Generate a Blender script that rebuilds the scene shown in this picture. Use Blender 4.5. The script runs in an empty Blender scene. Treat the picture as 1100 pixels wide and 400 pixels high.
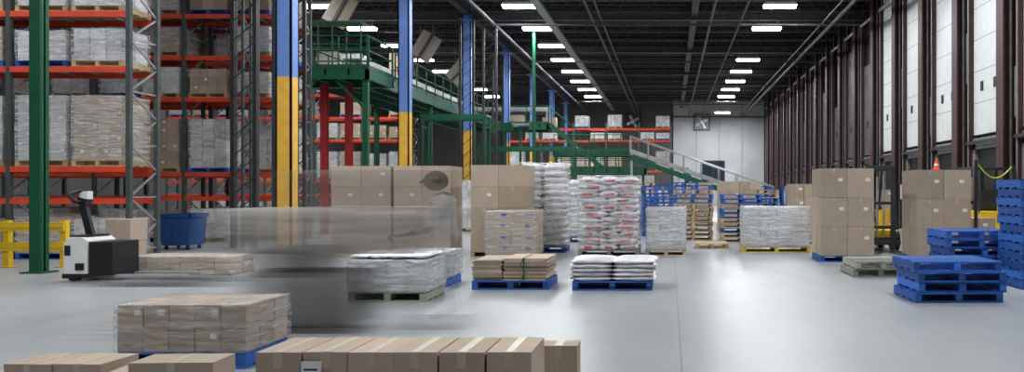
import bpy, math, random
from mathutils import Vector, Matrix, noise
random.seed(7)
scene=bpy.context.scene
scene.view_settings.view_transform='Standard'
R=random.uniform
# ---------------------------------------------------------------- materials
def newmat(name):
    m=bpy.data.materials.new(name); m.use_nodes=True
    nt=m.node_tree; b=nt.nodes['Principled BSDF']
    return m,nt,b
def mat(name,col,rough=.6,metal=0,var=.12,scale=4,island=0.0,bump=0,stretch=(1,1,1),spec=.4):
    m,nt,b=newmat(name)
    N=nt.nodes; L=nt.links
    tc=N.new('ShaderNodeTexCoord'); mp=N.new('ShaderNodeMapping'); mp.inputs['Scale'].default_value=stretch
    no=N.new('ShaderNodeTexNoise'); no.inputs['Scale'].default_value=scale; no.inputs['Detail'].default_value=5
    L.new(tc.outputs['Object'],mp.inputs[0]); L.new(mp.outputs[0],no.inputs['Vector'])
    mr=N.new('ShaderNodeMapRange'); mr.inputs[1].default_value=.3; mr.inputs[2].default_value=.7
    mr.inputs[3].default_value=1-var; mr.inputs[4].default_value=1+var
    L.new(no.outputs[0],mr.inputs[0])
    last=mr.outputs[0]
    if island:
        g=N.new('ShaderNodeNewGeometry'); mi=N.new('ShaderNodeMapRange')
        mi.inputs[3].default_value=1-island; mi.inputs[4].default_value=1+island
        L.new(g.outputs['Random Per Island'],mi.inputs[0])
        mu=N.new('ShaderNodeMath'); mu.operation='MULTIPLY'
        L.new(last,mu.inputs[0]); L.new(mi.outputs[0],mu.inputs[1]); last=mu.outputs[0]
    vm=N.new('ShaderNodeVectorMath'); vm.operation='SCALE'; vm.inputs[0].default_value=col
    L.new(last,vm.inputs['Scale']); L.new(vm.outputs[0],b.inputs['Base Color'])
    b.inputs['Roughness'].default_value=rough; b.inputs['Metallic'].default_value=metal
    b.inputs['Specular IOR Level'].default_value=spec
    if bump:
        bp=N.new('ShaderNodeBump'); bp.inputs['Strength'].default_value=bump; bp.inputs['Distance'].default_value=.02
        L.new(no.outputs[0],bp.inputs['Height']); L.new(bp.outputs[0],b.inputs['Normal'])
    return m
M={}
M['card']=mat('cardboard',(.45,.36,.28),.75,island=.16,var=.06,scale=3,spec=.2)
M['card2']=mat('cardboard_flat',(.46,.37,.29),.8,island=.3,var=.1,scale=6,spec=.2)
M['tape']=mat('packing_tape',(.52,.44,.35),.35,var=.03)
M['label']=mat('paper_label',(.8,.8,.8),.5,var=.03)
M['blab']=mat('blue_print',(.04,.06,.3),.5,var=.1)
M['white']=mat('white_sack',(.76,.76,.78),.35,island=.14,var=.15,scale=5,bump=.8)
M['redsack']=mat('red_print',(.60,.06,.08),.4,island=.3,var=.35,scale=8)
M['paper']=mat('wrapped_paper',(.62,.62,.63),.4,island=.25,var=.2,scale=6,bump=.4)
M['pblue']=mat('blue_pallet_paint',(.028,.125,.46),.6,island=.5,var=.3,scale=5,stretch=(1,6,6))
M['pwood']=mat('pallet_wood',(.50,.37,.22),.8,island=.3,var=.2,scale=5,stretch=(1,6,6))
M['pgrey']=mat('weathered_pallet_wood',(.33,.33,.27),.8,island=.35,var=.2,scale=5,stretch=(1,6,6))
M['pyel']=mat('yellow_pallet_paint',(.62,.50,.08),.6,island=.25,var=.2)
M['rack']=mat('rack_beam_red',(.78,.08,.032),.45,var=.12)
M['redpost']=mat('red_oxide_post',(.33,.02,.02),.5,var=.15)
M['post']=mat('rack_upright_steel',(.08,.095,.095),.5,.2,var=.2)
M['steel']=mat('galvanised_steel',(.42,.43,.44),.4,.6,var=.15)
M['dsteel']=mat('dark_steel',(.04,.04,.045),.5,.3,var=.2)
M['cblue']=mat('column_blue_paint',(.15,.27,.64),.45,var=.08)
M['cyel']=mat('column_yellow_paint',(.84,.48,.07),.45,var=.1)
M['green']=mat('green_paint',(.005,.085,.038),.45,var=.15)
M['maroon']=mat('maroon_column_paint',(.06,.022,.02),.5,var=.2)
M['black']=mat('black_plastic_and_doorway_shade',(.012,.012,.014),.45,var=.2)
M['wht']=mat('white_paint',(.75,.75,.74),.35,var=.04)
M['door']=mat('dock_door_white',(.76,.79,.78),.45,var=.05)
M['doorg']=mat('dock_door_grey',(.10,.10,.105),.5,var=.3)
M['seal']=mat('dock_seal_grey',(.2,.2,.2),.6,var=.3)
M['yel']=mat('safety_yellow',(.80,.52,.02),.45,var=.08)
M['orange']=mat('cone_orange',(.85,.12,.02),.5,var=.05)
M['hose']=mat('hose_lime',(.5,.65,.05),.5,var=.05)
M['bin']=mat('blue_bin_plastic',(.02,.075,.24),.45,var=.12)
M['ceil']=mat('roof_deck',(.012,.012,.013),.8,var=.2,scale=1)
M['joist']=mat('joist_steel',(.085,.085,.09),.5,.1,var=.3)
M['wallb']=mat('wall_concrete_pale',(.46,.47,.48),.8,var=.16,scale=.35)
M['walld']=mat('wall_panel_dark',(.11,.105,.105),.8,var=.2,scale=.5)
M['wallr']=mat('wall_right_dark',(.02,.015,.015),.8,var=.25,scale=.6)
M['baf']=mat('beige_panel',(.26,.225,.18),.7,var=.1)
M['skin']=mat('skin',(.55,.32,.22),.5,var=.05)
M['hair']=mat('dark_hair',(.02,.015,.012),.6,var=.2)
M['shirtb']=mat('blue_shirt',(.02,.12,.5),.8,var=.1)
M['trous']=mat('dark_trousers',(.03,.035,.05),.8,var=.1)
M['glass']=mat('dark_glass',(.02,.03,.045),.1,var=.1)
def emis(name,s,col=(1,1,1)):
    m,nt,b=newmat(name)
    b.inputs['Emission Color'].default_value=(*col,1); b.inputs['Emission Strength'].default_value=s
    b.inputs['Base Color'].default_value=(.8,.8,.8,1)
    return m
M['lamp']=emis('lamp_tube',14,(.96,.98,1))
def floor_mat():
    m,nt,b=newmat('polished_concrete'); N=nt.nodes; L=nt.links
    tc=N.new('ShaderNodeTexCoord')
    n1=N.new('ShaderNodeTexNoise'); n1.inputs['Scale'].default_value=.35; n1.inputs['Detail'].default_value=7; n1.inputs['Roughness'].default_value=.62
    n2=N.new('ShaderNodeTexNoise'); n2.inputs['Scale'].default_value=2.5; n2.inputs['Detail'].default_value=5
    mp=N.new('ShaderNodeMapping'); mp.inputs['Scale'].default_value=(1,.35,1)
    L.new(tc.outputs['Object'],mp.inputs[0])
    L.new(mp.outputs[0],n1.inputs['Vector']); L.new(mp.outputs[0],n2.inputs['Vector'])
    cr=N.new('ShaderNodeValToRGB'); cr.color_ramp.elements[0].position=.3; cr.color_ramp.elements[1].position=.7
    cr.color_ramp.elements[0].color=(.27,.29,.30,1); cr.color_ramp.elements[1].color=(.40,.42,.435,1)
    mx=N.new('ShaderNodeMath'); mx.operation='MULTIPLY_ADD'; mx.inputs[1].default_value=.3
    L.new(n2.outputs[0],mx.inputs[0]); 
    h=N.new('ShaderNodeMath'); h.operation='MULTIPLY'; h.inputs[1].default_value=.7
    L.new(n1.outputs[0],h.inputs[0]); L.new(h.outputs[0],mx.inputs[2]); L.new(mx.outputs[0],cr.inputs[0])
    mb=N.new('ShaderNodeMapping'); mb.inputs['Location'].default_value=(-.1,1.0,0)
    L.new(tc.outputs['Object'],mb.inputs[0])
    br=N.new('ShaderNodeTexBrick'); br.offset=0; br.inputs['Scale'].default_value=1; br.inputs['Mortar Size'].default_value=.006
    br.inputs['Brick Width'].default_value=7.5; br.inputs['Row Height'].default_value=7.5
    L.new(mb.outputs[0],br.inputs['Vector'])
    br.inputs['Mortar'].default_value=(.55,.55,.55,1); br.inputs['Color1'].default_value=(1,1,1,1); br.inputs['Color2'].default_value=(.97,.97,.97,1)
    mm=N.new('ShaderNodeMix'); mm.data_type='RGBA'; mm.blend_type='MULTIPLY'; mm.inputs[0].default_value=1
    L.new(cr.outputs[0],mm.inputs[6]); L.new(br.outputs[0],mm.inputs[7]); L.new(mm.outputs[2],b.inputs['Base Color'])
    rr=N.new('ShaderNodeMapRange'); rr.inputs[3].default_value=.30; rr.inputs[4].default_value=.42
    L.new(n1.outputs[0],rr.inputs[0]); L.new(rr.outputs[0],b.inputs['Roughness'])
    b.inputs['Specular IOR Level'].default_value=.4
    return m
M['floor']=floor_mat()
def wrap_mat(name,lo,hi,col=(.8,.82,.84)):
    m,nt,b=newmat(name); N=nt.nodes; L=nt.links
    b.inputs['Base Color'].default_value=(*col,1); b.inputs['Roughness'].default_value=.2
    tc=N.new('ShaderNodeTexCoord'); mp=N.new('ShaderNodeMapping'); mp.inputs['Scale'].default_value=(2,2,14); mp.inputs['Rotation'].default_value=(.25,.2,.3)
    no=N.new('ShaderNodeTexNoise'); no.inputs['Scale'].default_value=1.6; no.inputs['Detail'].default_value=6; no.inputs['Distortion'].default_value=.8
    L.new(tc.outputs['Object'],mp.inputs[0]); L.new(mp.outputs[0],no.inputs['Vector'])
    mr=N.new('ShaderNodeMapRange'); mr.inputs[1].default_value=.40; mr.inputs[2].default_value=.66
    mr.inputs[3].default_value=lo; mr.inputs[4].default_value=hi
    L.new(no.outputs[0],mr.inputs[0]); L.new(mr.outputs[0],b.inputs['Alpha'])
    bp=N.new('ShaderNodeBump'); bp.inputs['Strength'].default_value=1; bp.inputs['Distance'].default_value=.04
    L.new(no.outputs[0],bp.inputs['Height']); L.new(bp.outputs[0],b.inputs['Normal'])
    return m
M['wrap']=wrap_mat('stretch_wrap',.06,.6)
M['wrapt']=wrap_mat('stretch_wrap_clear',.05,.48)
M['wrapw']=wrap_mat('stretch_wrap_milky',.2,.85)
def ghost(name,col,a,x0,x1,fade,rough=.7):
    """motion-smeared surface: translucent, dissolving toward both ends of its travel (object X)"""
    m,nt,b=newmat(name); N=nt.nodes; L=nt.links
    tc=N.new('ShaderNodeTexCoord'); mp=N.new('ShaderNodeMapping'); mp.inputs['Scale'].default_value=(.5,.5,9)
    no=N.new('ShaderNodeTexNoise'); no.inputs['Scale'].default_value=1.3; no.inputs['Detail'].default_value=5
    L.new(tc.outputs['Object'],mp.inputs[0]); L.new(mp.outputs[0],no.inputs['Vector'])
    mr=N.new('ShaderNodeMapRange'); mr.inputs[1].default_value=.3; mr.inputs[2].default_value=.7; mr.inputs[3].default_value=.6; mr.inputs[4].default_value=1.35
    L.new(no.outputs[0],mr.inputs[0])
    vm=N.new('ShaderNodeVectorMath'); vm.operation='SCALE'; vm.inputs[0].default_value=col
    L.new(mr.outputs[0],vm.inputs['Scale']); L.new(vm.outputs[0],b.inputs['Base Color'])
    sx=N.new('ShaderNodeSeparateXYZ'); L.new(tc.outputs['Object'],sx.inputs[0])
    A=N.new('ShaderNodeMapRange'); A.interpolation_type='SMOOTHSTEP'; A.inputs[1].default_value=x0; A.inputs[2].default_value=x0+fade; A.inputs[3].default_value=0; A.inputs[4].default_value=a
    B=N.new('ShaderNodeMapRange'); B.interpolation_type='SMOOTHSTEP'; B.inputs[1].default_value=x1-fade; B.inputs[2].default_value=x1; B.inputs[3].default_value=1; B.inputs[4].default_value=0
    L.new(sx.outputs[0],A.inputs[0]); L.new(sx.outputs[0],B.inputs[0])
    mu=N.new('ShaderNodeMath'); mu.operation='MULTIPLY'; L.new(A.outputs[0],mu.inputs[0]); L.new(B.outputs[0],mu.inputs[1])
    L.new(mu.outputs[0],b.inputs['Alpha']); b.inputs['Roughness'].default_value=rough
    return m
# ---------------------------------------------------------------- mesh builder
class MB:
    def __init__(s): s.v=[];s.f=[];s.m=[]
    def box(s,x0,x1,y0,y1,z0,z1,m=0):
        i=len(s.v)
        s.v+=[(x0,y0,z0),(x1,y0,z0),(x1,y1,z0),(x0,y1,z0),(x0,y0,z1),(x1,y0,z1),(x1,y1,z1),(x0,y1,z1)]
        s.f+=[(i,i+3,i+2,i+1),(i+4,i+5,i+6,i+7),(i,i+1,i+5,i+4),(i+1,i+2,i+6,i+5),(i+2,i+3,i+7,i+6),(i+3,i,i+4,i+7)]
        s.m+=[m]*6
    def rbox(s,c,sz,rz,m=0,rx=0,ry=0):
        i=len(s.v); t=MB(); t.box(-sz[0]/2,sz[0]/2,-sz[1]/2,sz[1]/2,-sz[2]/2,sz[2]/2,m)
        Rm=Matrix.Rotation(rz,3,'Z')@Matrix.Rotation(ry,3,'Y')@Matrix.Rotation(rx,3,'X')
        s.v+=[tuple(Rm@Vector(p)+Vector(c)) for p in t.v]; s.f+=[tuple(k+i for k in f) for f in t.f]; s.m+=t.m
    def bar(s,p,q,w,h=None,m=0):
        h=h or w; p=Vector(p);q=Vector(q);d=(q-p).normalized()
        up=Vector((0,0,1)) if abs(d.z)<.99 else Vector((0,1,0))
        a=d.cross(up).normalized()*w/2; b=a.cross(d).normalized()*h/2
        i=len(s.v)
        s.v+=[tuple(x) for x in (p-a-b,p+a-b,p+a+b,p-a+b,q-a-b,q+a-b,q+a+b,q-a+b)]
        s.f+=[(i,i+1,i+2,i+3),(i+7,i+6,i+5,i+4),(i,i+4,i+5,i+1),(i+1,i+5,i+6,i+2),(i+2,i+6,i+7,i+3),(i+3,i+7,i+4,i)]
        s.m+=[m]*6
    def cyl(s,p,q,r,n=14,m=0,r2=None):
        r2=r if r2 is None else r2
        p=Vector(p);q=Vector(q);d=(q-p).normalized()
        up=Vector((0,0,1)) if abs(d.z)<.99 else Vector((0,1,0))
        a=d.cross(up).normalized(); b=a.cross(d).normalized(); i=len(s.v)
        for k in range(n):
            t=2*math.pi*k/n; s.v.append(tuple(p+(a*math.cos(t)+b*math.sin(t))*r))
        for k in range(n):
            t=2*math.pi*k/n; s.v.append(tuple(q+(a*math.cos(t)+b*math.sin(t))*r2))
        for k in range(n):
            j=(k+1)%n; s.f.append((i+k,i+j,i+n+j,i+n+k)); s.m.append(m)
        s.f.append(tuple(i+k for k in range(n))[::-1]); s.f.append(tuple(i+n+k for k in range(n))); s.m+=[m,m]
    def tube(s,pts,r,m=0,n=8):
        for a,b in zip(pts[:-1],pts[1:]): s.cyl(a,b,r,n,m)
    def prism(s,prof,x0,x1,m=0):
        i=len(s.v);n=len(prof)
        s.v+=[(x0,y,z) for y,z in prof]+[(x1,y,z) for y,z in prof]
        for k in range(n):
            j=(k+1)%n; s.f.append((i+k,i+j,i+n+j,i+n+k)); s.m.append(m)
        s.f.append(tuple(i+k for k in range(n))[::-1]); s.f.append(tuple(i+n+k for k in range(n))); s.m+=[m,m]
    def prismx(s,prof,y0,y1,m=0):
        i=len(s.v);n=len(prof)
        s.v+=[(x,y0,z) for x,z in prof]+[(x,y1,z) for x,z in prof]
        for k in range(n):
            j=(k+1)%n; s.f.append((i+k,i+j,i+n+j,i+n+k)); s.m.append(m)
        s.f.append(tuple(i+k for k in range(n))[::-1]); s.f.append(tuple(i+n+k for k in range(n))); s.m+=[m,m]
    def gridbox(s,c,sz,n,fn,m=0):
        d={}
        def idx(p):
            k=(round(p[0],4),round(p[1],4),round(p[2],4))
            if k not in d:
                d[k]=len(s.v); q=fn(Vector(p)); s.v.append((c[0]+q.x*sz[0]/2,c[1]+q.y*sz[1]/2,c[2]+q.z*sz[2]/2))
            return d[k]
        for ax in range(3):
            for sg in (-1,1):
                a,b=(ax+1)%3,(ax+2)%3
                for i in range(n[a]):
                    for j in range(n[b]):
                        q=[]
                        for (ii,jj) in ((i,j),(i+1,j),(i+1,j+1),(i,j+1)):
                            p=[0,0,0]; p[ax]=sg; p[a]=-1+2*ii/n[a]; p[b]=-1+2*jj/n[b]; q.append(idx(p))
                        s.f.append(tuple(q) if sg>0 else tuple(q[::-1])); s.m.append(m)
    def pillow(s,c,sz,m=0,seed=0,n=6):
        def fn(p):
            e=(1-.8*abs(p.x)**5)*(1-.8*abs(p.y)**5)
            q=Vector((p.x*(1-.06*abs(p.y)**4),p.y*(1-.06*abs(p.x)**4),p.z*e))
            nn=noise.noise_vector(Vector((p.x*1.7+seed*3.1,p.y*1.7+seed,p.z*1.3)))
            return q+Vector((nn.x*.06,nn.y*.06,nn.z*.25))
        s.gridbox(c,sz,(n,n,3),fn,m)
    def wrap(s,c,sz,m=0,seed=0,amp=.025):
        def fn(p):
            nn=noise.noise_vector(Vector((p.x*2.3+seed*5,p.y*2.3+seed,p.z*4+seed)))
            sh=1-.015*abs(p.z)
            return Vector((p.x*sh+nn.x*amp,p.y*sh+nn.y*amp,p.z+nn.z*amp*.8))
        s.gridbox(c,sz,(10,8,10),fn,m)
    def build(s,name,mats,loc=(0,0,0),rz=0,bevel=0,smooth=False,parent=None):
        me=bpy.data.meshes.new(name); me.from_pydata(s.v,[],s.f)
        for k in mats: me.materials.append(M[k] if isinstance(k,str) else k)
        me.polygons.foreach_set('material_index',s.m)
        if smooth: me.polygons.foreach_set('use_smooth',[True]*len(me.polygons))
        me.update()
        o=bpy.data.objects.new(name,me); scene.collection.objects.link(o)
        o.location=loc; o.rotation_euler=(0,0,rz)
        if bevel:
            b=o.modifiers.new('bevel','BEVEL'); b.width=bevel; b.segments=2; b.limit_method='ANGLE'
        if parent: o.parent=parent
        return o
def empty(name,loc=(0,0,0)):
    e=bpy.data.objects.new(name,None); scene.collection.objects.link(e); e.location=loc; e.empty_display_size=.3; return e
# ---------------------------------------------------------------- room shell
XL,XR,YB,YF,H=-32,9.8,84,-10,11.05
b=MB(); b.box(XL,XR+.3,YF,YB+.3,-.2,0); b.build('floor',['floor'])
b=MB(); b.box(XL,XR+.3,YF,YB+.3,H,H+.2)
y=YF
while y<YB: b.box(XL,XR,y,y+.12,H-.06,H,0); y+=.9
b.build('ceiling',['ceil'])
b=MB(); b.box(XL-.2,XL,YF,YB,0,H); b.build('wall_left',['walld'])
b=MB(); b.box(XL,XR,YF-.2,YF,0,H); b.build('wall_front',['walld'])
b=MB(); b.box(XL,XR,YB,YB+.2,0,H,0)
x=XL
while x<0: b.box(x,x+.25,YB-.06,YB,0,H,0); x+=.5
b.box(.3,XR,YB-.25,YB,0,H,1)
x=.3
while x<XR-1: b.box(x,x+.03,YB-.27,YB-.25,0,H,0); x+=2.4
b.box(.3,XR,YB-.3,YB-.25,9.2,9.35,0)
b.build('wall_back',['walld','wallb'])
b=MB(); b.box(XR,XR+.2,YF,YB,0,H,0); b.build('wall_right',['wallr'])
b=MB(); b.box(3.4,5.6,YB-.4,YB-.3,2.6,4.6,0); b.box(3.3,5.7,YB-.42,YB-.27,2.5,2.6,1);b.box(3.3,5.7,YB-.42,YB-.27,4.6,4.7,1)
for x in (3.3,4.45,5.6): b.box(x,x+.1,YB-.42,YB-.27,2.5,4.7,1)
b.build('window_1',['glass','dsteel'])
for x,z in ((-3.9,8.8),(3.3,8.7)):
    b=MB(); s=.85
    b.box(-s,s,-.1,0,-s,-s+.08,0);b.box(-s,s,-.1,0,s-.08,s,0);b.box(-s,-s+.08,-.1,0,-s,s,0);b.box(s-.08,s,-.1,0,-s,s,0)
    for k in range(4):
        t=k*math.pi/2+.5; b.bar((0,-.05,0),(math.cos(t)*.7,-.05,math.sin(t)*.7),.05,.3,1)
    b.cyl((0,-.15,0),(0,0,0),.15,12,1)
    for rr in (.3,.5,.72):
        pts=[(rr*math.cos(t*math.pi/10),-.12,rr*math.sin(t*math.pi/10)) for t in range(21)]; b.tube(pts,.015,0,5)
    b.build('wall_fan',['dsteel','steel'],(x,YB-.32,z))
# ---------------------------------------------------------------- roof structure
b=MB(); y=2.0
while y<YB-1:
    b.box(XL,XR,y-.05,y+.05,H-.16,H-.07,0); b.box(XL,XR,y-.05,y+.05,H-.7,H-.62,0)
    x=XL
    while x<XR-.7:
        b.bar((x,y,H-.66),(x+.35,y,H-.12),.03,.03,0); b.bar((x+.35,y,H-.12),(x+.7,y,H-.66),.03,.03,0); x+=.7
    y+=2.5
b.build('roof_joist',['joist'])
b=MB()
for x in (-21,-10,1.2):
    b.box(x-.15,x+.15,YF,YB-.4,H-.85,H-.8,0); b.box(x-.02,x+.02,YF,YB-.4,H-.85,H-.2,0); b.box(x-.15,x+.15,YF,YB-.4,H-.25,H-.2,0)
for y in (21.1,30.5,39.8,49.2,58.6,67.9):
    b.box(XL,XR,y-.14,y+.14,H-.76,H-.72,0); b.box(XL,XR,y-.03,y+.03,H-1.0,H-.76,0); b.box(XL,XR,y-.14,y+.14,H-1.04,H-1.0,0)
b.build('roof_girder',['joist'])
b=MB()
for x,z,r in ((-3.6,9.5,.07),(-3.2,9.5,.04),(1.9,9.5,.06),(3.3,9.5,.05),(7.6,9.4,.09),(7.2,9.5,.04),(-8.4,9.5,.08)):
    b.cyl((x,YF+.2,z),(x,YB-.5,z),r,8,0)
for yy in range(16,80,11): b.cyl((-8.8,yy,9.43),(9,yy,9.43),.05,8,0)
b.build('sprinkler_pipework',['joist'])
b=MB()
b.box(-6.05,-5.7,YF+1,YB-2,9.76,9.79,0); b.box(-6.07,-6.04,YF+1,YB-2,9.76,9.88,0); b.box(-5.71,-5.68,YF+1,YB-2,9.76,9.88,0)
y=YF+2
while y<YB-3: b.cyl((-5.87,y,9.8),(-5.87,y,10.2),.01,5,0); y+=5
b.build('cable_tray',['steel'])
# ---------------------------------------------------------------- lamps
def lamp(x,y,z=10.0,e=300,w=1.55):
    E=empty('high_bay_lamp',(x,y,z))
    b=MB()
    b.prismx([(-w/2,0),(w/2,0),(w/2-.1,.12),(-w/2+.1,.12)],-.25,.25,0)
    for k in (-.14,.14): b.cyl((-w/2+.05,k,-.05),(w/2-.05,k,-.05),.07,8,1)
    for k in (-w/2+.2,w/2-.2): b.cyl((k,0,.1),(k,0,.35),.012,6,0)
    b.build('housing',['wht','lamp'],parent=E)
    l=bpy.data.lights.new('lamp_light','AREA'); l.shape='RECTANGLE'; l.size=w; l.size_y=.4; l.energy=e; l.color=(.96,.98,1.0)
    o=bpy.data.objects.new('lamp_light',l); scene.collection.objects.link(o); o.parent=E; o.location=(0,0,-.14)
for k in range(16):
    y=1.5+5*k
    if y>72.5: continue
    lamp(-6.9,y,e=305); 
    if k!=9: lamp(5.0,y,e=290)
    if k%2==1 or y>30: lamp(-16,y,e=250)
    if k%3==1: lamp(-27,y,e=340)
lamp(5.1,78,9.2,e=1000)
# ---------------------------------------------------------------- blue / yellow building columns
for i in range(8):
    y=21+9.35*i
    if y>82: break
    b=MB(); w=.21
    for z0,z1,m in ((0,4.52,1),(4.52,H,0)):
        b.box(-w,w,-w,-w+.05,z0,z1,m); b.box(-w,w,w-.05,w,z0,z1,m); b.box(-.04,.04,-w+.05,w-.05,z0,z1,m)
        b.box(-w,-w+.05,-w,w,z0,z1,m)
        b.box(w-.05,w,-w,w,z0,z1,m)
    b.box(-.4,.4,-.4,.4,0,.04,0); b.box(-.35,.35,-.35,.35,H-1.1,H-1.02,0)
    b.build('building_column',['cblue','cyel'],(-10.05,y,0))
b=MB(); b.box(-.10,.10,-.02,.02,0,H-1,0); b.box(-.10,-.07,-.11,.11,0,H-1,0); b.box(.07,.10,-.11,.11,0,H-1,0); b.box(-.22,.22,-.2,.2,0,.03,0)
b.box(-.10,.10,-.12,-.1,0,H-1,0)
b.build('green_steel_column',['green'],(-11.9,15.1,0))
b=MB(); b.cyl((0,0,0),(0,0,H),.09,10,0); b.box(-.2,.2,-.2,.2,0,.03,0); b.build('green_pipe_post',['green'],(-7.15,42,0))
# ---------------------------------------------------------------- pallets
def pallet(b,x0,y0,z0,w,d,m,jit=0):
    jx=R(-jit,jit); jy=R(-jit,jit); x0+=jx;y0+=jy
    n=7; bw=.095
    for k in range(n):
        yy=y0+(d-bw)*k/(n-1); b.box(x0,x0+w,yy,yy+bw,z0+.122,z0+.142,m)
    for k in range(3):
        xx=x0+(w-.09)*k/2; b.box(xx,xx+.09,y0+.005,y0+d-.005,z0+.022,z0+.122,m)
    for k in range(4):
        yy=y0+(d-.12)*k/3; b.box(x0,x0+w,yy,yy+.12,z0,z0+.02,m)
def pallet_stack(name,cx,y0,cols,w=1.22,d=1.0,rz=0,jit=.03):
    names=sorted(set(cols)); b=MB()
    for i,c in enumerate(cols): pallet(b,-w/2,0,i*.144,w,d,names.index(c),jit)
    return b.build(name,names,(cx,y0,0),rz)
def cartons(b,x0,y0,z0,nx,ny,nz,w,d,h,mi=0,ti=1,li=2,g=.004,lab=.5,jit=.004,tape=True):
    for k in range(nz):
        for j in range(ny):
            for i in range(nx):
                a=x0+i*w+R(-jit,jit); c=y0+j*d+R(-jit,jit); z=z0+k*h
                b.box(a+g,a+w-g,c+g,c+d-g,z+.001,z+h-.002,mi)
                if tape and j==0:
                    b.box(a+w/2-.025,a+w/2+.025,c+g-.002,c+g,z+h-.09,z+h-.004,ti); 
                    b.box(a+w/2-.003,a+w/2+.003,c+g-.0015,c+g+.001,z+.004,z+h-.09,ti)
                if tape and k==nz-1: b.box(a+w/2-.025,a+w/2+.025,c+g,c+d-g,z+h-.002,z+h,ti)
                if j==0 and R(0,1)<lab:
                    lx=a+w*R(.55,.7); b.box(lx,lx+min(.1,w*.25),c+g-.003,c+g,z+h*.55,z+h*.55+min(.07,h*.25),li)
def stack(name,cx,y0,nx,ny,nz,w,d,h,pal='pblue',wrap=None,card='card',rz=0,lab=.4,z0=None,tape=True,li='label',jit=.004,pw=None):
    b=MB(); W=nx*w; D=ny*d; z=0
    mats=[card,'tape',li]
    if pal:
        mats.append(pal); PW=min(max(W,1.0),W+.05) if not pw else pw
        pallet(b,-PW/2,0,0,PW,max(D,.9) if D>.8 else D,3); z=.144
    cartons(b,-W/2,.01,z,nx,ny,nz,w,d,h,lab=lab,tape=tape,jit=jit)
    o=b.build(name,mats,(cx,y0,0),rz,bevel=.007)
    if wrap:
        e=empty(name,(cx,y0,0)); e.rotation_euler=(0,0,rz)
        o.name='cartons'; o.parent=e; o.location=(0,0,0); o.rotation_euler=(0,0,0)
        s=MB(); s.wrap((0,.01+D/2,z+nz*h/2),(W+.045,D+.045,nz*h+.02),0,seed=cx)
        s.build('stretch_film',[wrap],smooth=True,parent=e); e.name=name
        return e
    return o
def sacks(name,cx,y0,nx,ny,nz,w,d,h,pal='pblue',mats=('white',),wrap=None,stripe=False):
    b=MB(); W=nx*w; D=ny*d
    ms=list(mats)+[pal]; pallet(b,-max(W,1.0)/2,0,0,max(W,1.0),max(D,.9),len(ms)-1)
    for k in range(nz):
        for j in range(ny):
            for i in range(nx):
                b.pillow((-W/2+(i+.5)*w+R(-.02,.02),(j+.5)*d+R(-.02,.02)+.02,.144+(k+.48)*h),(w*1.0,d*1.0,h*1.12),0,seed=R(0,50))
    o=b.build(name,ms,(cx,y0,0),smooth=True)
    if wrap:
        e=empty(name,(cx,y0,0)); o.name='sacks'; o.parent=e; o.location=(0,0,0)
        s=MB(); s.wrap((0,.02+D/2,.144+nz*h/2),(W+.05,D+.05,nz*h+.06),0,seed=cx,amp=.04)
        s.build('stretch_film',[wrap],smooth=True,parent=e); e.name=name
    return o
# ---------------------------------------------------------------- racks
LV=[1.38,2.1,4.35,5.6,6.85,8.1]
def rack(x1,nb,y0,lv=LV,bw=2.7,d=1.08,top=9.0,dens=.93):
    b=MB()
    for i in range(nb+1):
        x=x1-i*bw
        for yy in (y0,y0+d-.1): 
            b.box(x-.05,x+.05,yy,yy+.1,0,top,1); b.box(x-.09,x+.09,yy-.03,yy+.13,0,.015,1)
        z=.2;t=0
        while z<top-.7:
            a,c=(y0+.05,y0+d-.05) if t%2==0 else (y0+d-.05,y0+.05)
            b.bar((x,a,z),(x,c,z+.6),.035,.035,2); 
            if t%2==0: b.bar((x,y0+.05,z),(x,y0+d-.05,z),.035,.035,2)
            z+=.6;t+=1
    for i in range(nb):
        xa,xb=x1-(i+1)*bw+.05,x1-i*bw-.05
        for z in lv:
            for yy in (y0,y0+d-.05): b.box(xa,xb,yy,yy+.05,z-.13,z,0)
            for k in range(1,4): xx=xa+(xb-xa)*k/4; b.box(xx-.03,xx+.03,y0+.05,y0+d-.05,z-.05,z-.01,2)
    b.build('pallet_rack',['rack','post','steel'])
    g=MB(); levels=[0]+list(lv)
    for i in range(nb):
        xa=x1-(i+1)*bw+.08
        for li,z in enumerate(levels):
            gap=(levels[li+1] if li+1<len(levels) else z+1.5)-z-.13-.2-.144
            if gap<.3: continue
            for k in range(2):
                if R(0,1)>dens: continue
                px=xa+.05+k*1.27; pm=3 if R(0,1)<.35 else 4
                pallet(g,px,y0+.04,z+.001,1.16,1.0,pm)
                hh=min(gap*R(.75,1),1.45); zz=z+.145
                t=R(0,1)
                nz=max(1,int(hh/R(.18,.34))); h=hh/nz; nx=random.choice((2,3,3,4))
                if t<.3:
                    cartons(g,px+.03,y0+.06,zz,nx,2,nz,1.1/nx,.46,h,0,1,2,tape=False,lab=.25)
                elif t<.5:
                    cartons(g,px+.03,y0+.06,zz,nx,2,nz,1.1/nx,.46,h,0,1,2,tape=False,lab=.3)
                    g.wrap((px+.58,y0+.52,zz+hh/2),(1.16,.98,hh+.03),6,seed=px+z)
                else:
                    cartons(g,px+.03,y0+.06,zz,nx,2,nz,1.1/nx,.46,h,5,1,2,tape=False,lab=.5,g=.012)
                    g.wrap((px+.58,y0+.52,zz+hh/2),(1.16,.98,hh+.03),6,seed=px+z)
    g.build('racked_pallet_goods',['card','tape','label','pblue','pwood','paper','wrap'])
rack(-12.2,3,18.0)
rack(-11.9,5,24.0)
rack(-11.9,5,25.4)
rack(-14.2,5,44.0,dens=.7)
rack(.1,5,66,lv=[1.4,3.2,5.7,6.7],top=7.2,dens=.45)
b=MB()
for x in (-12.05,-11.85):
    for y in (22.2,23.0): b.box(x-.035,x+.035,y-.035,y+.035,0,9.2,0)
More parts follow.
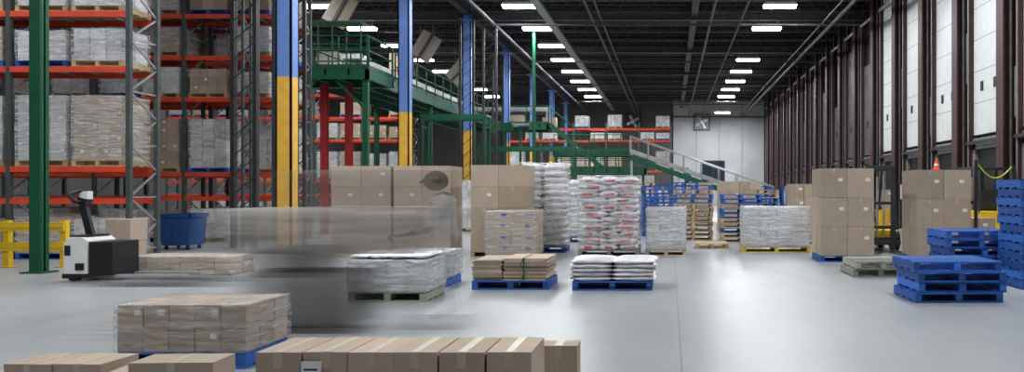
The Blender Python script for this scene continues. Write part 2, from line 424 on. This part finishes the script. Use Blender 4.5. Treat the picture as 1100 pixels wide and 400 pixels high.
for z in [k*.9+.2 for k in range(10)]:
    b.bar((-12.05,22.2,z),(-12.05,23.0,z+.8),.03,.03,0); b.bar((-11.85,23.0,z),(-11.85,22.2,z+.8),.03,.03,0)
b.build('lift_guide_frame',['post'])
b=MB()
for x in (-14.6,-13.4,-12.25): b.box(x-.06,x+.06,-.06,.06,0,.95,0); b.box(x-.12,x+.12,-.12,.12,0,.02,0)
for z in (.42,.82): b.box(-14.6,-12.2,-.1,-.06,z-.09,z+.09,0); b.box(-14.6,-12.2,-.115,-.1,z-.03,z+.03,0)
b.build('yellow_guard_rail',['yel'],(0,16.2,0),bevel=.01)
for x,y in ((-12.35,28.6),(-11.6,28.9)):
    b=MB(); b.box(-.11,.11,-.11,-.08,.02,5.36,0); b.box(-.11,.11,.08,.11,.02,5.36,0); b.box(-.02,.02,-.08,.08,.02,5.36,0); b.box(-.2,.2,-.2,.2,0,.02,0)
    b.build('mezzanine_support_post',['redpost'],(x,y,0))
# ---------------------------------------------------------------- mezzanine (green)
def rail(b,p,q,m=0,hgt=1.1,step=1.3,r=.03):
    p=Vector(p);q=Vector(q);n=max(1,int((q-p).length/step))
    for k in range(n+1):
        a=p.lerp(q,k/n); b.cyl(a,a+Vector((0,0,hgt)),r,6,m)
    for z in (hgt,hgt*.55): b.cyl(p+Vector((0,0,z)),q+Vector((0,0,z)),r,6,m)
    b.bar(p+Vector((0,0,.06)),q+Vector((0,0,.06)),.01,.12,m)
b=MB(); Z=5.75
def deck(x0,x1,y0,y1,z):
    b.box(x0,x1,y0,y1,z-.04,z,1)
    for yy in (y0,y1-.12): b.box(x0,x1,yy,yy+.12,z-.38,z-.04,0)
    for xx in (x0,x1-.12): b.box(xx,xx+.12,y0,y1,z-.38,z-.04,0)
    x=x0+.8
    while x<x1-.3: b.box(x,x+.06,y0,y1,z-.25,z-.04,0); x+=.8
deck(-13.4,-10.3,27.3,29.8,Z); rail(b,(-13.4,27.35,Z),(-10.3,27.35,Z),step=.8); rail(b,(-10.35,27.35,Z),(-10.35,29.8,Z)); rail(b,(-13.4,29.7,Z),(-10.3,29.7,Z))
rail(b,(-12.9,28.2,Z+.0),(-10.9,28.2,Z+.0),hgt=1.75,step=.5)
b.box(-12.9,-10.9,28.15,28.9,Z+1.72,Z+1.78,0)
deck(-13.4,-10.6,29.8,52,Z); rail(b,(-10.65,31,Z),(-10.65,52,Z)); rail(b,(-13.4,30,Z),(-13.4,52,Z))
for x,y in ((-13.2,27.5),(-10.45,27.5),(-13.2,36),(-10.8,36),(-10.8,44),(-10.8,51.5)): b.box(x-.09,x+.09,y-.09,y+.09,0,Z-.3,0)
b.bar((-13.2,27.5,Z-1.5),(-12.2,27.5,Z-.4),.08,.08,0); b.bar((-10.45,27.5,Z-1.4),(-11.5,27.5,Z-.4),.08,.08,0)
deck(-10.6,-7.6,50,52.5,Z)
rail(b,(-10.4,50.05,Z),(-7.6,50.05,Z)); 
for k in range(14):
    b.box(-7.6+k*.24,-7.3+k*.24,50.1,51.2,Z-.1-k*.2,Z-.06-k*.2,1)
for yy in (50.1,51.2):
    b.bar((-7.6,yy,Z),(-4.2,yy,Z-2.85),.05,.25,0)
    b.cyl((-7.6,yy,Z+1.05),(-4.2,yy,Z-1.8),.03,6,0)
    for k in range(5): b.cyl((-7.6+.85*k,yy,Z-.71*k),(-7.6+.85*k,yy,Z+1.05-.71*k),.025,6,0)
deck(-7.2,-1.5,50,53,2.95); rail(b,(-7.2,50.05,2.95),(-1.5,50.05,2.95),step=.9); rail(b,(-7.2,52.9,2.95),(-1.5,52.9,2.95),step=.9); 
deck(-8,-2.5,55,57,4.3); rail(b,(-8,55.05,4.3),(-2.5,55.05,4.3),step=.9)
for x in (-7.9,-5.2,-2.6): b.box(x-.08,x+.08,55.2,55.36,0,4,0)
for x in (-7.1,-4.4,-1.7): b.box(x-.08,x+.08,50.2,50.36,0,2.6,0)
b.build('mezzanine_platform',['green','dsteel'])
def conveyor(name,p,q,w,mats=('steel','dsteel','green'),legs=True,lh=None,side=2):
    b=MB(); p=Vector(p);q=Vector(q); d=(q-p).normalized(); s=d.cross(Vector((0,0,1))).normalized()*w/2
    L=(q-p).length
    for sg in (-1,1): b.bar(p+s*sg,q+s*sg,.06,.22,side)
    n=int(L/.18)
    for k in range(n+1):
        c=p+d*(k*L/max(n,1)); b.cyl(c-s+Vector((0,0,.06)),c+s+Vector((0,0,.06)),.035,8,0)
    if legs:
        m=max(1,int(L/2.4))
        for k in range(m+1):
            c=p+d*(L*(k+.02)/(m+.04))
            zb=lh if lh is not None else 0
            for sg in (-1,1): b.bar(c+s*sg,(c.x+s.x*sg,c.y+s.y*sg,zb),.08,.08,side)
            b.bar(c-s+Vector((0,0,-.4)),c+s+Vector((0,0,-.4)),.05,.05,side)
    return b.build(name,list(mats))
conveyor('roller_conveyor',(-13.2,51.3,6.75),(-7.8,51.3,6.75),.8,lh=5.75,side=0)
conveyor('roller_conveyor',(-12.3,31,6.6),(-12.3,49,6.6),.7,lh=5.75,side=0)
conveyor('roller_conveyor',(-10.3,33.5,4.6),(-7.6,33.5,4.6),.8,side=2)
conveyor('roller_conveyor',(-9.4,39.5,3.6),(-4.6,39.5,3.6),.7,side=2)
conveyor('inclined_conveyor',(-2.2,44.5,3.75),(5.7,44.5,.95),1.0,side=0)
b=MB()
for yy in (43.85,45.15):
    b.cyl((-2.2,yy,4.55),(5.7,yy,1.75),.04,6,0)
    for k in range(9): b.cyl((-2.2+.98*k,yy,3.65-.35*k),(-2.2+.98*k,yy,4.55-.35*k),.03,6,0)
    b.bar((-2.2,yy,3.38),(5.7,yy,.58),.05,.26,1)
b.build('conveyor_side_rail',['steel','green'])
b=MB()
for r in (0,.9):
    P=[(-9.7+(1.4+r)*math.sin(k/8*math.pi/2),42.0+(1.4+r)*math.cos(k/8*math.pi/2),5.0) for k in range(9)]
    for a,c in zip(P[:-1],P[1:]): b.bar(a,c,.06,.45,0)
for k in range(0,9): 
    t=k/8*math.pi/2; b.bar((-9.7+1.4*math.sin(t),42+1.4*math.cos(t),5.05),(-9.7+2.3*math.sin(t),42+2.3*math.cos(t),5.05),.25,.04,1)
for k in (2,6):
    t=k/8*math.pi/2; b.bar((-9.7+1.85*math.sin(t),42+1.85*math.cos(t),5.0),(-9.7+1.85*math.sin(t),42+1.85*math.cos(t),0),.12,.12,0)
b.build('curved_conveyor',['green','steel'])
for x,y,z,ry in ((-13.6,33,9.0,.5),(-11.6,38,8.4,.55),(-12.2,47,8.7,.5),(-11.3,43,7.9,.8),(-16.0,33,8.9,.4)):
    b=MB(); b.rbox((0,0,0),(1.0,.08,1.3),0,0,ry=ry); b.rbox((0,-.06,0),(.12,.05,1.35),0,1,ry=ry)
    b.cyl((-.25,0,.4),(-.25,0,H-z-.9),.015,5,1); b.cyl((.35,0,.35),(.35,0,H-z-.9),.015,5,1)
    b.build('hanging_baffle_panel',['baf','dsteel'],(x,y,z))
for x,y in ((-9.2,36.2),(-8.6,38.2),(-9.9,46.0),(-10.9,23.2),(-11.5,21.6)):
    b=MB()
    for dx in (-.3,.3): b.box(dx-.05,dx+.05,-.05,.05,0,9.3,0)
    for k in range(17): b.bar((-.3,0,.4+k*.52),(.3,0,.9+k*.52),.025,.025,0)
    b.build('lift_mast',['dsteel'],(x,y,0))
# ---------------------------------------------------------------- right wall: columns and dock doors
k=0; y=11.8
while y<YB-4:
    b=MB(); b.box(-.5,-.44,-.24,.24,0,H-.2,0); b.box(-.06,0,-.24,.24,0,H-.2,0); b.box(-.44,-.06,-.03,.03,0,H-.2,0)
    b.cyl((-.3,-.3,0),(-.3,-.3,H-.3),.04,8,1); b.cyl((-.12,-.34,0),(-.12,-.34,H-.3),.03,8,2)
    b.box(-.56,-.5,-.14,.14,1.1,1.7,3)
    b.build('wall_column',['maroon','joist','steel','dsteel'],(XR-.01,y,0))
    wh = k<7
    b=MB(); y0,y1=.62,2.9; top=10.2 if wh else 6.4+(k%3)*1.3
    b.box(-.12,-.02,y0,y1,3.3,top,0)
    for j in range(int(top-3.3)+1): b.box(-.125,-.12,y0,y1,3.3+j*1.0,3.315+j*1.0,6)
    for j in range(2): b.box(-.14,-.12,y0+.5+j*1.0,y0+.7+j*1.0,4.65,4.95,3)
    for yy in (y0-.18,y1+.02): b.box(-.26,-.1,yy,yy+.14,0,9.9,7); b.box(-.28,-.26,yy+.03,yy+.1,0,9.9,2)
    for zz in (3.0,): b.box(-.34,-.24,y0-.15,y1+.15,zz,zz+.1,1)
    b.box(-.06,-.03,y0,y1,0,3.1,3)  # flat black panel stands in for the shade inside the open doorway
    b.box(-.16,-.03,y0-.02,y0+.22,0,3.1,4); b.box(-.16,-.03,y1-.22,y1+.02,0,3.1,4); b.box(-.16,-.03,y0,y1,2.85,3.2,4)
    b.box(-.25,-.12,y1+.17,y1+.30,5.0 if k%2 else 3.6,6.6 if k%2 else 5.0,2)
    b.cyl((-.26,y0-.2,9.75),(-.26,y1+.2,9.75),.07,10,2)
    b.box(-.3,-.05,y1+.18,y1+.31,1.2,1.8,5 if k%2 else 1)
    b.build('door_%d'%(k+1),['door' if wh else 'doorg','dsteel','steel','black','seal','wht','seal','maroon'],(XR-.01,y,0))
    b=MB(); b.cyl((0,0,0),(0,0,1.05),.08,12,0); b.cyl((0,0,1.05),(0,0,1.1),.08,12,0,r2=.04)
    b.cyl((0,0,.7),(0,0,.8),.082,12,1)
    b.build('yellow_bollard',['yel','black'],(XR-.75,y+.15,0))
    y+=3.6;k+=1
for x,y in ((6.62,16.0),(6.95,16.1)):
    b=MB(); b.cyl((0,0,0),(0,0,1.25),.08,16,0); b.cyl((0,0,1.25),(0,0,1.32),.08,16,0,r2=.04); b.cyl((0,0,.9),(0,0,1.0),.082,16,1)
    b.build('yellow_bollard',['yel','black'],(x,y,0))
b=MB(); pts=[(6.5+.75*t,17.0,2.15-.28*math.sin(t*math.pi)-.1*t) for t in [i/12 for i in range(13)]]
b.tube(pts,.015,0,8); b.box(7.25,7.31,16.97,17.03,0,2.1,1); b.box(6.46,6.52,16.97,17.03,0,2.2,1); b.build('hose_stand',['hose','dsteel'])
# ---------------------------------------------------------------- pallets and goods (mid-ground)
stack('carton_pallet',-3.97,18.5,2,2,4,.65,.56,.5,pal='pwood')
stack('carton_pallet',-7.42,19.2,2,2,4,.72,.56,.5,pal='pwood')
stack('carton_pallet',-5.93,19.1,2,2,4,.68,.56,.5,pal='pwood')
stack('wrapped_carton_pallet',-3.43,17.2,2,2,4,.53,.53,.24,pal='pblue',wrap='wrapt',li='blab',lab=1)
sacks('white_sack_pallet',-3.2,20.0,2,2,13,.57,.5,.16,pal='pblue',wrap='wrap')
sacks('white_sack_pallet',-3.1,24.0,2,2,11,.6,.5,.155,pal='pblue',wrap='wrap')
b=MB(); pallet(b,-.72,0,0,1.44,1.1,2); nzz=11
for k in range(nzz):
    for j in range(2):
        for i in range(2 if k%2 else 3):
            n=2 if k%2 else 3; w=1.42/n; s=R(0,50); c=(-.71+(i+.5)*w+R(-.025,.025),.28+j*.54,.144+(k+.45)*.157); 
            b.pillow(c,(w,.54,.18),0,seed=s)
            if j==0 and R(0,1)<.85: 
                b.rbox((c[0]+R(-.03,.03),c[1]-.272,c[2]-.005),(w*R(.35,.6),.02,R(.04,.08)),0,1,ry=R(-.08,.08))
    if k%3: b.rbox((.712,.3,.144+(k+.45)*.157),(.012,.3,.06),0,1)
e=empty('red_print_sack_pallet',(-1.45,18.8,0)); b.build('sacks',['white','redsack','pgrey'],smooth=True,parent=e)
s=MB(); s.wrap((0,.56,1.02),(1.48,1.16,1.78),0,seed=3,amp=.03); s.build('stretch_film',['wrap'],smooth=True,parent=e)
stack('wrapped_carton_pallet',-.1,19.0,3,2,5,.31,.48,.2,pal='pwood',wrap='wrapw',card='paper')
pallet_stack('pallet_stack',-.45,27,['pblue']*12,w=1.0)
pallet_stack('pallet_stack',.72,25,['pwood']*8+['pblue','pblue','pwood','pblue'])
pallet_stack('pallet_stack',2.15,24,['pwood','pwood','pblue','pwood','pwood','pblue','pblue','pwood','pblue','pblue'])
pallet_stack('pallet_stack',3.1,27.5,['pblue']*9+['pwood']*2)
pallet_stack('pallet_stack',.5,31,['pwood']*10+['pblue']*3)
pallet_stack('wood_pallet',1.15,21.3,['pwood'],w=.85,d=1.0)
stack('wrapped_carton_pallet',2.66,20.0,4,2,5,.41,.5,.2,pal='pyel',wrap='wrapw',card='paper',pw=1.7)
stack('carton_pallet',3.85,23.0,2,2,4,.4,.4,.4,pal='pwood')
stack('carton_pallet',2.6,30.0,4,2,5,.4,.4,.35,pal='pwood')
stack('carton_pallet',5.0,27.0,3,2,4,.4,.4,.4,pal='pblue')
stack('carton_pallet',3.83,17.3,2,2,3,.58,.54,.63,pal='pblue',lab=.5)
stack('carton_pallet',5.78,16.9,2,2,3,.58,.54,.615,pal='pblue',lab=.5)
stack('carton_pallet',6.85,17.6,1,1,2,.62,.6,.4,pal='pblue')
pallet_stack('weathered_pallet_stack',3.8,14.3,['pgrey']*2,w=1.0,d=1.1)
pallet_stack('blue_pallet_stack',4.0,11.05,['pblue']*4,w=1.22,d=1.0,rz=.02,jit=.045)
pallet_stack('blue_pallet_stack',5.33,13.6,['pblue']*6,w=1.22,d=1.0,rz=.01,jit=.04)
pallet_stack('blue_pallet_stack',6.1,12.5,['pblue']*12,w=1.2,d=.95)
for (x,y,c) in ((-6.5,34,'card'),(-5,36,'paper'),(-3.4,33,'card'),(-1.6,36,'card'),(-4.2,41,'paper'),(1.4,38,'card'),(-7.4,30,'paper'),(-6,29,'card'),(6.2,34,'card'),(5.6,40,'paper'),(7.2,28,'card'),(-2.7,41.5,'card'),(-.6,40,'paper'),(-5.6,45,'card'),(7.3,38,'card')):
    stack('distant_carton_pallet',x,y,3,2,random.choice((3,4,5)),.4,.5,.36,pal=random.choice(('pblue','pwood')),card=c,tape=False)
for (x,y,n) in ((-2.4,29,10),(-1.2,31,13),(3.6,34,12),(-4.6,30.5,9),(5.2,31,12),(-2.3,37.5,14),(-.3,34.5,13),(2.9,37,13),(4.6,36.5,12)):
    pallet_stack('pallet_stack',x,y,[random.choice(('pblue','pblue','pwood')) for _ in range(n)])
# ---------------------------------------------------------------- nearer pallets
b=MB(); pallet(b,-.6,0,0,1.2,1.0,1)
for cx,w,n in ((-.36,.46,14),(.23,.68,15)):
    for k in range(n):
        z=.145+k*.023; b.rbox((cx+R(-.02,.02),.5+R(-.02,.02),z+.011),(w,.95,.019),R(-.03,.03),0)
b.box(.2,.22,.0,.004,.15,.50,2); b.box(.2,.22,0,1.0,.497,.502,2)
pts=[(.21,-.02,.5),(.17,-.06,.4),(.24,-.08,.3),(.19,-.06,.18),(.15,-.07,.06)]; b.tube(pts,.008,2,6)
b.build('flattened_carton_pallet',['card2','pblue','green'],(-2.5,12.5,0))
b=MB(); pallet(b,-.62,0,0,1.24,1.0,1)
for cx in (-.33,.33):
    for k in range(5):
        for j in range(2): b.pillow((cx+R(-.03,.03),.26+j*.5,.18+k*.066),(.69,.54,.085),0,seed=R(0,50),n=8)
b.build('white_sack_pallet',['white','pblue'],(-.9,12.4,0),smooth=True)
e=stack('wrapped_carton_pallet',-3.93,11.1,4,3,4,.27,.31,.11,pal='pgrey',wrap='wrapw',card='paper',tape=False)
b=MB()
for i in range(4):
    for j in range(2): b.pillow((-.41+i*.27,.25+j*.46,.63),(.28,.48,.06),0,seed=R(0,50))
b.build('folded_paper_sacks',['white'],smooth=True,parent=e)
stack('wrapped_carton_pallet',-4.1,12.8,4,2,3,.26,.46,.14,pal='pblue',wrap='wrapw',card='paper',tape=False)
stack('wrapped_carton_pallet',-8.95,14.6,6,2,3,.315,.4,.115,pal=None,wrap='wrapt',lab=0,tape=False)
# foreground
stack('wrapped_carton_pallet',-4.25,6.95,5,3,2,.226,.25,.205,pal='pblue',wrap='wrapt',tape=False,rz=-.01)
stack('carton_pallet',-1.53,4.4,6,1,2,.255,.46,.258,pal='pblue',lab=0,jit=.008)
b=MB(); b.box(-2.03,-1.92,4.40,4.404,.5,.61,0); b.box(-2.015,-1.94,4.399,4.40,.56,.57,1); b.box(-2.015,-1.96,4.399,4.40,.54,.545,1); b.build('shipping_label',['label','dsteel'])
stack('carton_row',-1.0,5.25,3,1,1,.26,.2,.53,pal=None,lab=0)
stack('carton_row',-4.45,5.75,2,1,1,.36,.40,.30,pal=None,lab=0,jit=.012,rz=-.05)
stack('carton_row',-3.22,5.15,1,1,1,.54,.3,.44,pal=None,lab=0,rz=.05)
stack('carton_row',-3.80,5.6,1,1,1,.36,.35,.26,pal=None,lab=0,rz=.14)
# ---------------------------------------------------------------- blue bin
b=MB()
def fr(z,w,d): return [(-w,-d,z),(w,-d,z),(w,d,z),(-w,d,z)]
b.v+=fr(.12,.36,.34)+fr(.92,.42,.40)+fr(.92,.38,.36)+fr(.15,.32,.30)
for a,c in ((0,4),(4,8),(8,12)):
    for q in range(4): r=(q+1)%4; b.f.append((a+q,a+r,c+r,c+q)); b.m.append(0)
b.f+=[(3,2,1,0),(12,13,14,15)]; b.m+=[0,0]
b.box(-.44,.44,-.42,-.39,.86,.95,0);b.box(-.44,.44,.39,.42,.86,.95,0);b.box(-.44,-.41,-.42,.42,.86,.95,0);b.box(.41,.44,-.42,.42,.86,.95,0)
for x in (-.28,.28):
    for yy in (-.26,.26): b.cyl((x-.02,yy,.06),(x+.02,yy,.06),.06,12,1); b.box(x-.03,x+.03,yy-.02,yy+.02,.08,.13,1)
for x in (-.2,0,.2): b.box(x-.02,x+.02,-.40,-.36,.2,.86,0)
b.build('blue_wheeled_bin',['bin','black'],(-12.9,21.2,0))
# ---------------------------------------------------------------- walkie stacker
b=MB()
b.prismx([(-.40,.08),(.0,.08),(.0,.70),(-.08,.76),(-.32,.76),(-.40,.64)],-.35,.35,0)
b.box(.02,.42,-.34,.34,.12,.68,1); b.box(-.42,.42,-.36,.36,.06,.14,1)
b.box(-.34,-.06,-.30,.30,.76,.79,1)
b.box(-.38,-.28,-.362,-.352,.45,.62,1); b.box(-.2,-.05,-.362,-.35,.2,.32,1)
for x in (-.28,.2): b.cyl((x,-.3,.09),(x,-.18,.09),.09,18,1); b.cyl((x,.18,.09),(x,.3,.09),.09,18,1)
b.bar((-.18,0,.75),(-.32,0,1.3),.08,.12,1); b.bar((-.32,0,1.3),(-.28,0,1.42),.16,.16,1)
for sg in (-1,1): 
    b.tube([(-.30,0,1.36),(-.36,sg*.16,1.36),(-.44,sg*.17,1.48),(-.30,sg*.05,1.56)],.035,1,8)
b.box(-.34,-.20,-.07,.07,1.40,1.54,0)
for dy in (-.3,.2): b.box(.42,1.6,dy,dy+.14,.06,.12,2)
b.build('walkie_pallet_truck',['wht','black','steel'],(-9.87,13.9,0),rz=.0,bevel=.015)
stack('carton_pallet',-10.85,15.7,1,1,2,.5,.5,.42,pal='pwood',lab=.5)
# ---------------------------------------------------------------- forklifts
def forklift(loc,rz=0):
    b=MB()
    for x in (-.32,.32): b.box(x-.05,x+.05,-.05,.08,.05,2.15,1)
    for z in (.3,1.2,2.1): b.box(-.32,.32,-.03,.05,z,z+.08,1)
    b.cyl((-.08,0,.1),(-.08,0,1.9),.03,8,3); b.cyl((.08,0,.1),(.08,0,1.9),.03,8,3)
    b.box(-.48,.48,-.12,-.06,.2,.3,1); b.box(-.48,.48,-.12,-.06,.6,.68,1)
    for x in (-.28,.28): b.box(x-.06,x+.06,-1.0,-.1,.05,.09,1); b.box(x-.06,x+.06,-.14,-.1,.05,.7,1)
    b.prism([(.15,.25),(1.0,.25),(1.0,.55),(.6,.62),(.15,.55)],-.5,.5,0)
    b.prism([(1.0,.2),(2.1,.25),(2.2,.6),(2.1,1.05),(1.0,1.05)],-.5,.5,0)
    b.box(-.3,.3,1.0,1.5,1.05,1.15,1); b.box(-.28,.28,1.42,1.52,1.1,1.6,1)
    for x in (-.48,.48):
        b.bar((x,.3,.55),(x,.6,2.1),.06,.06,1); b.bar((x,2.0,1.0),(x,1.7,2.1),.06,.06,1); b.bar((x,.6,2.1),(x,1.7,2.1),.06,.06,1)
    for k in range(6): b.box(-.48,.48,.62+k*.2,.66+k*.2,2.08,2.12,1)
    b.bar((0,.4,.6),(0,.7,1.1),.05,.05,1); 
    pts=[(.16*math.cos(t*.524),.72+.05*math.sin(t*.524),1.12+.15*math.sin(t*.524)) for t in range(13)]; b.tube(pts,.018,1,6)
    for x in (-.52,.36):
        for yy,r in ((.35,.3),(1.75,.26)): b.cyl((x,yy,r),(x+.16,yy,r),r,20,2); b.cyl((x-.01,yy,r),(x+.17,yy,r),r*.5,12,0)
    b.build('forklift',['yel','dsteel','black','steel'],loc,rz,bevel=.01)
forklift((5.25,20.0,0)); forklift((7.95,21.3,0),math.pi)
b=MB(); b.cyl((0,0,.015),(0,0,.25),.07,16,0,r2=.015); b.cyl((0,0,.1),(0,0,.14),.054,16,1,r2=.042); b.box(-.09,.09,-.09,.09,0,.015,0)
b.build('traffic_cone',['orange','wht'],(5.75,17.3,1.99))
# ---------------------------------------------------------------- people
def skinned(vs,es,rs,root=0,sub=1):
    me=bpy.data.meshes.new('tmp'); me.from_pydata(vs,es,[]); o=bpy.data.objects.new('tmp',me); scene.collection.objects.link(o)
    o.modifiers.new('s','SKIN'); 
    for i,r in enumerate(rs):
        me.skin_vertices[0].data[i].radius=r if isinstance(r,tuple) else (r,r); me.skin_vertices[0].data[i].use_root=(i==root)
    sb=o.modifiers.new('u','SUBSURF'); sb.levels=sub; sb.render_levels=sub
    dg=bpy.context.evaluated_depsgraph_get(); dg.update(); ev=o.evaluated_get(dg); m2=ev.to_mesh()
    V=[tuple(v.co) for v in m2.vertices]; F=[tuple(p.vertices) for p in m2.polygons]; ev.to_mesh_clear()
    bpy.data.objects.remove(o); bpy.data.meshes.remove(me)
    return V,F
def add(b,V,F,fm):
    i=len(b.v); b.v+=V
    for f in F:
        c=sum((Vector(V[k]) for k in f),Vector())/len(f); b.f.append(tuple(k+i for k in f)); b.m.append(fm(c))
def person(name,loc,rz,mats,hands,feet,lean=0,sc=(1,1,1),parent=None):
    """faces -Y locally. mats: skin, hair, shirt, trousers, shoe ; hands/feet target positions"""
    b=MB(); P=Vector
    pel=P((0,0,.93)); wst=P((0,-.02-lean*.3,1.08)); chs=P((0,-.02-lean*.8,1.32)); nkb=P((0,-lean,1.45)); nk=P((0,-.02-lean*1.1,1.53))
    vs=[pel,wst,chs,nkb,nk]; es=[(0,1),(1,2),(2,3),(3,4)]; rs=[(.15,.11),(.135,.10),(.165,.115),(.10,.085),(.055,.055)]
    for sg,h,f in ((-1,hands[0],feet[0]),(1,hands[1],feet[1])):
        sh=P((sg*.19,-lean*.95,1.41)); h=P(h); f=P(f); el=(sh+h)/2+P((sg*.07,.07,-.10))
        i=len(vs); vs+=[sh,el,h]; es+=[(3,i),(i,i+1),(i+1,i+2)]; rs+=[.065,.045,.03]
        hp=P((sg*.095,0,.88)); an=P((f.x,f.y+.04,.09)); kn=(hp+an)/2+P((0,-.05,0)); toe=P((f.x,f.y-.15,.04))
        i=len(vs); vs+=[hp,kn,an,toe]; es+=[(0,i),(i,i+1),(i+1,i+2),(i+2,i+3)]; rs+=[.09,.062,.045,.038]
    V,F=skinned([tuple(v) for v in vs],es,rs)
    def fm(c):
        if c.z<.11: return 4
        if c.z<.97 and min((c-P(hands[0])).length,(c-P(hands[1])).length)>.3: return 3
        if c.z>1.49: return 0
        if min((c-P(hands[0])).length,(c-P(hands[1])).length)<.12: return 0
        return 2
    add(b,V,F,fm)
    hc=nk+P((0,-.03,.13))
    def hf(p):
        q=p.normalized(); x,y,z=q.x*.078,q.y*.098,q.z*.122
        if z<-.03: x*=.8+.2*(1+z/.12)
        return P((x*2,y*2,z*2))
    t=MB(); t.gridbox(hc,(1,1,1),(8,8,8),lambda p:hf(p),0)
    add(b,t.v,t.f,lambda c:1 if (c.z>hc.z+.055 or (c.y>hc.y+.02 and c.z>hc.z-.05)) else 0)
    b.cyl(hc+P((0,-.09,.01)),hc+P((0,-.122,-.025)),.010,8,0,r2=.016)
    for sg in (-1,1):
        b.cyl(hc+P((sg*.032,-.086,.012)),hc+P((sg*.032,-.094,.012)),.012,8,4)
        b.cyl(hc+P((sg*.072,.005,-.005)),hc+P((sg*.088,.012,.0)),.026,8,0)
        H0=P(hands[0] if sg<0 else hands[1]); 
        b.rbox(H0+P((0,-.045,-.005)),(.08,.09,.03),0,0)
        for q,(l) in enumerate((.07,.08,.075,.06)):
            r0=H0+P((-.03+q*.02,-.085,0)); pts=[r0,r0+P((0,-l*.45,-.005)),r0+P((0,-l*.75,-.03)),r0+P((0,-l*.7,-.055))]
            V,F=skinned([tuple(p) for p in pts],[(0,1),(1,2),(2,3)],[.009,.009,.008,.007],sub=1); add(b,V,F,lambda c:0)
        r0=H0+P((-sg*.04,-.03,0)); V,F=skinned([tuple(r0),tuple(r0+P((-sg*.03,-.03,-.01))),tuple(r0+P((-sg*.03,-.06,-.03)))],[(0,1),(1,2)],[.011,.010,.008]); add(b,V,F,lambda c:0)
    b.cyl(hc+P((-.025,-.092,-.055)),hc+P((.025,-.092,-.055)),.006,6,0)
    o=b.build(name,mats,loc,rz,smooth=True,parent=parent); o.scale=sc; return o
person('warehouse_worker',(1.05,51,1.25),.3,['skin','hair','shirtb','trous','black'],((-.25,-.25,1.0),(.25,-.2,1.02)),((-.12,0,0),(.13,-.05,0)))
b=MB(); b.box(-1.4,2.4,50,53,1.21,1.25,0); b.box(-1.4,2.4,50,50.12,1.0,1.21,0)
for x in (-1.3,.4,2.3): b.box(x-.08,x+.08,50.2,50.36,0,1.21,0)
b.build('conveyor_access_platform',['green'])
# ---------------------------------------------------------------- moving ride-on truck (motion smeared)
E=empty('moving_pallet_truck',(-3.9,8.6,0))
def gpart(name,boxes,col,a,x0,x1,fade,sm=True):
    b=MB()
    for (xa,xb,ya,yb,za,zb) in boxes:
        b.gridbox(((xa+xb)/2,(ya+yb)/2,(za+zb)/2),(xb-xa,yb-ya,zb-za),(6,4,4),lambda p:Vector((p.x*(1-.04*p.z*p.z),p.y*(1-.08*p.z*p.z),p.z*(1-.05*p.x*p.x))))
    return b.build(name,[ghost(name+'_blur',col,a,x0,x1,fade)],smooth=sm,parent=E)
gpart('truck_body',[(-.95,.75,0,.75,.06,.66)],(.085,.08,.08),.66,-.95,.75,.5)
gpart('battery_cover',[(-.85,.35,.08,.7,.60,.92)],(.08,.07,.065),.6,-.85,.35,.45)
gpart('load',[(-1.3,1.5,.05,.9,.86,1.36)],(.47,.44,.41),.55,-1.3,1.5,.55)
gpart('upper_load',[(-.7,1.8,.2,.8,1.38,1.78)],(.25,.23,.22),.28,-.7,1.8,.8)
gpart('fork',[(-2.9,-.6,.1,.22,.5,.56),(-2.9,-.6,.6,.72,.5,.56)],(.2,.2,.21),.6,-2.9,-.6,1.0)
gm=[ghost('skin_blur',(.10,.075,.065),.45,-9,9,.1),ghost('hair_blur',(.015,.012,.012),.6,-9,9,.1),ghost('shirt_blur',(.6,.6,.62),.3,-9,9,.1),ghost('trousers_blur',(.2,.2,.2),.04,-9,9,.1),ghost('shoe_blur',(.1,.1,.1),.04,-9,9,.1)]
person('truck_driver',(1.42,.45,.1),-math.pi/2,gm,((-.2,-.3,1.02),(.2,-.3,1.02)),((-.12,0,0),(.13,0,0)),lean=.06,sc=(.94,1.45,.94),parent=E)
gpart('driver_platform',[(.7,1.75,.1,.8,.03,.1)],(.08,.08,.08),.12,.7,1.75,.3)
# ---------------------------------------------------------------- world / camera
w=bpy.data.worlds.new('World'); scene.world=w; w.use_nodes=True
w.node_tree.nodes['Background'].inputs[0].default_value=(.8,.9,1,1); w.node_tree.nodes['Background'].inputs[1].default_value=.1
cam=bpy.data.cameras.new('Camera'); co=bpy.data.objects.new('Camera',cam); scene.collection.objects.link(co)
co.location=(0,0,1.55); co.rotation_euler=(math.pi/2,0,0)
cam.sensor_fit='HORIZONTAL'; cam.sensor_width=36; cam.lens=36*860/1100; cam.shift_x=-170/1100; cam.shift_y=5/1100
cam.clip_end=300; scene.camera=co
